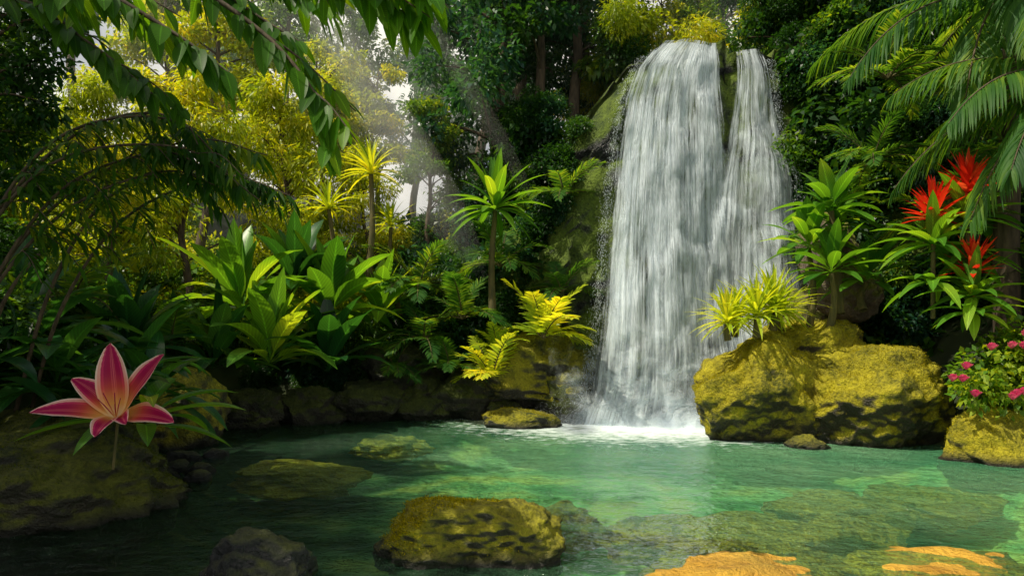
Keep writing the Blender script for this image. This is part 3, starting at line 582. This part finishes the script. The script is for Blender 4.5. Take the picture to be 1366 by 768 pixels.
mb=MB();P=bez([(0,0,-5.5),(-0.1,0,-3),(0.1,0,-1),(0,0,0)],16);tube(mb,P,np.linspace(0.16,0.11,17),8,mat=1)
for k,(dx,dy,dz) in enumerate([(-1,-0.3,0.55),(-1,-0.6,0.2),(-1,0.1,0.9),(-0.8,-0.9,0.5),(-0.4,-1,0.7),(-1,0.4,0.3),(-0.9,-0.2,-0.1),(-0.6,-0.5,0.9),(0.5,-1,0.6),(1,0,0.6),(0.6,1,0.6),(-0.4,1,0.8),(-1,-0.9,-0.1)]):
    frond(mb,(0,0,0),(dx,dy,dz),2.6,1.5,50,0.75,0.038,1.5,seed=70+k,vee=0.1)
PM=mb.mesh('palm_tree',[M_palm,M_bark]);obj('palm_tree',PM,(7.3,8.6,4.6));obj('palm_tree',PM,(7.3,10.0,6.4),(0,0,0.5),1.15)

# ------------------------------------------------------------------ lily
m,nt,out=newmat('lily_petal');L=nt.links.new
uv=N(nt,'ShaderNodeUVMap');sx=N(nt,'ShaderNodeSeparateXYZ');L(uv.outputs[0],sx.inputs[0])
a=N(nt,'ShaderNodeMath',operation='SUBTRACT');L(sx.outputs[0],a.inputs[0]);a.inputs[1].default_value=0.5
b=N(nt,'ShaderNodeMath',operation='ABSOLUTE');L(a.outputs[0],b.inputs[0])
wv=N(nt,'ShaderNodeMath',operation='MULTIPLY');L(b.outputs[0],wv.inputs[0]);wv.inputs[1].default_value=70
ws=N(nt,'ShaderNodeMath',operation='SINE');L(wv.outputs[0],ws.inputs[0]);wa=N(nt,'ShaderNodeMath',operation='MULTIPLY_ADD');L(ws.outputs[0],wa.inputs[0]);wa.inputs[1].default_value=0.03;L(b.outputs[0],wa.inputs[2])
c1=ramp(nt,[(0.0,(0.85,0.20,0.25)),(0.06,(0.42,0.0,0.07)),(0.22,(0.36,0.0,0.08)),(0.32,(0.60,0.02,0.14)),(0.40,(0.95,0.50,0.42)),(0.5,(1.0,0.85,0.75))],wa.outputs[0])
c2=ramp(nt,[(0.0,(1.0,0.90,0.60)),(0.2,(0.98,0.55,0.10)),(0.42,(0.85,0.14,0.03)),(0.65,(0.55,0.01,0.08)),(1.0,(0.42,0.0,0.12))],sx.outputs[1])
f_=ramp(nt,[(0.0,(1,1,1)),(0.3,(0.65,0.65,0.65)),(0.6,(0.2,0.2,0.2)),(1,(0.1,0.1,0.1))],sx.outputs[1])
mx=N(nt,'ShaderNodeMix',data_type='RGBA');L(f_.outputs[0],mx.inputs[0]);L(c1.outputs[0],mx.inputs[6]);L(c2.outputs[0],mx.inputs[7])
p=N(nt,'ShaderNodeBsdfPrincipled');L(mx.outputs[2],p.inputs[0]);p.inputs['Roughness'].default_value=0.45;p.inputs['Specular IOR Level'].default_value=0.25
t=N(nt,'ShaderNodeBsdfTranslucent');L(mx.outputs[2],t.inputs[0]);m2=N(nt,'ShaderNodeMixShader');m2.inputs[0].default_value=0.35;L(p.outputs[0],m2.inputs[1]);L(t.outputs[0],m2.inputs[2]);L(m2.outputs[0],out.inputs[0])
mb=MB()
for (dx,dy,dz),l,w,dr in [((-0.95,-0.25,0.35),0.62,0.21,0.45),((-0.6,0.1,0.75),0.52,0.20,0.6),((-0.12,0.05,1.0),0.60,0.25,0.1),((0.55,-0.05,0.80),0.64,0.25,0.15),((0.95,-0.3,0.25),0.56,0.22,0.5),((0.05,-0.8,0.15),0.36,0.18,0.9),((0.5,-0.6,0.3),0.32,0.14,0.8)]:
    strips(mb,[(0,0,0)],[(dx,dy,dz)],(0,-0.6,0.8),l,w,dr,14,0.4,'petal',0,0.02)
tube(mb,bez([(0,0,0.0),(0,-0.02,-0.15),(-0.02,-0.03,-0.4)],8),0.012,6,mat=1)
for k in range(6):
    a=k*1.05;tube(mb,bez([(0,-0.02,0),(0.05*math.cos(a),-0.08,0.1+0.03*math.sin(a)),(0.09*math.cos(a),-0.12,0.17+0.05*math.sin(a))],5),0.004,5,mat=0)
obj('lily_flower',mb.mesh('lily_flower',[m,M_stem]),(-3.13,5.42,0.90))

# ------------------------------------------------------------------ overhanging tree, left foreground
def leafy(mb,P,every,ll,lw,mat=0,hang=0.8,seed=0,start=0.2,kind='lance',droop=0.6):
    r=random.Random(seed);n=len(P);T=norm(np.gradient(P,axis=0));Bs=[];Ds=[];Ls=[]
    L_=np.linalg.norm(np.diff(P,axis=0),axis=1).sum();m_=int(L_/every)
    for k in range(m_):
        t=start+(1-start)*k/m_;i=min(n-1,int(t*(n-1)));p=P[i];d=T[i];s=np.cross(d,(0,0,1.0));s/=max(1e-5,np.linalg.norm(s))
        for sg in (-1,1):
            if r.random()<0.12: continue
            Bs.append(p);Ds.append(s*sg*r.uniform(0.4,1)+d*r.uniform(0.2,1.0)+np.array([r.gauss(0,.2),r.gauss(0,.35),-hang*r.uniform(0.2,1.3)]));Ls.append(ll*r.uniform(0.6,1.2))
    strips(mb,Bs,Ds,np.array([0,-0.2,1.0])+rng.normal(0,0.3,(len(Bs),3)),Ls,np.array(Ls)*lw,droop,6,0.2,kind,mat)
mb=MB()
tube(mb,bez([(-6.3,4.6,-0.2),(-6.0,4.7,2.0),(-5.2,4.6,3.9),(-3.9,4.5,4.9)],20),np.linspace(0.18,0.07,21),9,mat=1)
brs=[[(-4.8,4.55,4.3),(-3.2,4.5,4.3),(-2.3,4.4,3.95),(-1.6,4.35,3.5),(-1.22,4.3,3.05),(-1.14,4.3,2.75)],
 [(-3.9,4.5,4.9),(-2.6,4.4,4.6),(-1.6,4.3,4.1),(-1.0,4.3,3.78),(-0.55,4.3,3.52)],
 [(-4.8,4.55,4.3),(-3.4,4.2,4.1),(-2.6,4.0,3.7),(-2.0,4.0,3.35),(-1.65,4.0,3.1)],
 [(-3.9,4.5,4.9),(-3.0,4.6,4.5),(-2.4,4.8,4.25),(-1.9,4.9,3.9),(-1.5,4.9,3.65)],
 [(-5.2,4.6,3.9),(-3.7,4.9,4.0),(-3.1,5.0,3.7),(-2.6,5.0,3.3)],
 [(-3.9,4.5,4.9),(-3.4,4.0,4.4),(-2.8,3.8,3.8),(-2.4,3.8,3.5)],
 [(-3.9,4.5,4.9),(-3.0,5.2,4.7),(-2.0,5.4,4.4),(-1.4,5.4,4.1)],
 [(-2.6,4.4,4.6),(-1.7,4.2,4.3),(-0.9,4.1,3.90),(-0.4,4.1,3.58)]]
for i,bp in enumerate(brs):
    P=bez(bp,40);tube(mb,P,np.linspace(0.028,0.006,41),6,mat=1);leafy(mb,P,0.085,0.28,0.33,seed=i,start=0.25)
    for q in range(4):
        j=10+q*7;b=P[j];d=np.array([random.uniform(0.1,0.6),random.uniform(-.4,.4),random.uniform(-.35,.1)])
        P2=bez([b,b+d*0.5,b+d+np.array([0.05,0,-0.12])],14);tube(mb,P2,np.linspace(0.01,0.004,15),5,mat=1);leafy(mb,P2,0.08,0.22,0.35,seed=i*9+q,start=0.15)
obj('overhanging_tree',mb.mesh('overhanging_tree',[M_over,M_bark]))
mb=MB()
for k in range(9):
    y=5.0+random.uniform(0,1.6);z0=random.uniform(0.8,1.6);tx=random.uniform(-3.2,-1.9);tz=random.uniform(2.4,3.9)
    P=bez([(-4.9,y+.3,z0-0.5),(-4.3-random.random()*.2,y,z0+0.8),(-3.7,y,z0+1.7),((tx-3.4)/2,y,max(tz,z0+1.7)+0.15),(tx,y-0.1,tz)],30)
    tube(mb,P,np.linspace(0.022,0.004,31),6,mat=1);leafy(mb,P,0.06,0.26,0.12,seed=200+k,start=0.4,hang=0.35,droop=0.9)
    for q in range(4):
        b=P[12+q*4];d=np.array([random.uniform(0.1,0.5),random.uniform(-.3,.3),random.uniform(-.3,.2)]);P2=bez([b,b+d*.6,b+d+np.array([0.05,0,-.15])],10)
        tube(mb,P2,0.004,4,mat=1);leafy(mb,P2,0.05,0.22,0.13,seed=300+k*7+q,start=0.1,hang=0.4,droop=0.9)
obj('bamboo_thicket',mb.mesh('bamboo_thicket',[M_bam,M_bark]))

# ------------------------------------------------------------------ mist + light
S=Vector((-0.50,-0.19,0.80)).normalized()
def volmat(name,dens,col,an=0.0):
    m,nt,out=newmat(name);s=N(nt,'ShaderNodeVolumeScatter');s.inputs['Color'].default_value=(*col,1);s.inputs['Density'].default_value=dens;s.inputs['Anisotropy'].default_value=an;nt.links.new(s.outputs[0],out.inputs['Volume']);return m
ms=empty('sunbeam_mist')
s1=S.cross(Vector((0,1,0))).normalized();s2=S.cross(s1).normalized()
# shafts of denser mist along the sun direction; nested so the edges and the lower end thin out gradually
VM=volmat('sunlit_mist',0.085,(1.0,0.99,0.86))
for (x0,y0,z0,w1,l,n_) in [(-0.35,10.6,2.3,0.42,6.6,5),(0.45,10.4,3.4,0.16,5.6,2)]:
    A=Vector((x0,y0,z0))
    for q in range(n_):
        fr_=1-q/n_;lo=l*0.30*q/n_
        sec=[(lo,0.05),(lo+l*0.10,0.55),(lo+l*0.22,0.9),(lo+l*0.34,1.0),(l*0.8,0.62),(l,0.5)]
        vv=[];K=14
        for (dd,w) in sec:
            for k in range(K):
                a=k*2*math.pi/K;vv.append(tuple(A+S*dd+s1*math.cos(a)*w*w1*fr_+s2*math.sin(a)*w*w1*fr_*2.2))
        ff=[tuple(range(K-1,-1,-1)),tuple(range((len(sec)-1)*K,len(sec)*K))]
        for r_ in range(len(sec)-1):
            ff+=[(r_*K+k,r_*K+(k+1)%K,(r_+1)*K+(k+1)%K,(r_+1)*K+k) for k in range(K)]
        me=bpy.data.meshes.new('beam');me.from_pydata(vv,[],ff);me.materials.append(VM);obj('beam',me,parent=ms)
me=bpy.data.meshes.new('forest_mist');a_=(-16,14.5,-1);b_=(14,44,15)
me.from_pydata([(a_[0],a_[1],a_[2]),(b_[0],a_[1],a_[2]),(b_[0],b_[1],a_[2]),(a_[0],b_[1],a_[2]),(a_[0],a_[1],b_[2]),(b_[0],a_[1],b_[2]),(b_[0],b_[1],b_[2]),(a_[0],b_[1],b_[2])],[],[(3,2,1,0),(4,5,6,7),(0,1,5,4),(1,2,6,5),(2,3,7,6),(3,0,4,7)])
me.materials.append(volmat('haze',0.010,(0.88,1.0,0.90),0.2));obj('forest_mist',me)
sun=bpy.data.lights.new('sun','SUN');sun.energy=5;sun.angle=math.radians(0.5);sun.color=(1,0.92,0.72);so=bpy.data.objects.new('sun',sun);scene.collection.objects.link(so)
so.rotation_euler=(-S).to_track_quat('-Z','Y').to_euler()
w=bpy.data.worlds.new('World');scene.world=w;w.use_nodes=True;nt=w.node_tree;bg=nt.nodes['Background'];sk=nt.nodes.new('ShaderNodeTexSky');sk.sky_type='NISHITA';sk.sun_disc=False
sk.sun_elevation=math.asin(S.z);sk.sun_rotation=math.atan2(S.x,S.y);sk.dust_density=5
L=nt.links.new;tc=N(nt,'ShaderNodeTexCoord');cn=N(nt,'ShaderNodeTexNoise');L(tc.outputs['Generated'],cn.inputs[0]);cn.inputs['Scale'].default_value=2.2;cn.inputs['Detail'].default_value=6
cr=ramp(nt,[(0.38,(0,0,0)),(0.52,(1,1,1))],cn.outputs[0]);sz=N(nt,'ShaderNodeSeparateXYZ');L(tc.outputs['Generated'],sz.inputs[0])
bd=ramp(nt,[(0.0,(1,1,1)),(0.42,(1,1,1)),(0.62,(0,0,0))],sz.outputs[2]);mu=N(nt,'ShaderNodeMath',operation='MULTIPLY');L(cr.outputs[0],mu.inputs[0]);L(bd.outputs[0],mu.inputs[1])
mx=N(nt,'ShaderNodeMix',data_type='RGBA');L(mu.outputs[0],mx.inputs[0]);L(sk.outputs[0],mx.inputs[6]);mx.inputs[7].default_value=(13,12.8,11,1);L(mx.outputs[2],bg.inputs[0]);bg.inputs[1].default_value=0.09
cam=bpy.data.cameras.new('camera');cam.lens=24;cam.sensor_width=36;cam.shift_y=0.041;cam.clip_end=1500;co=bpy.data.objects.new('camera',cam);scene.collection.objects.link(co)
co.location=(0,0,1.6);co.rotation_euler=(math.radians(90),0,0);scene.camera=co
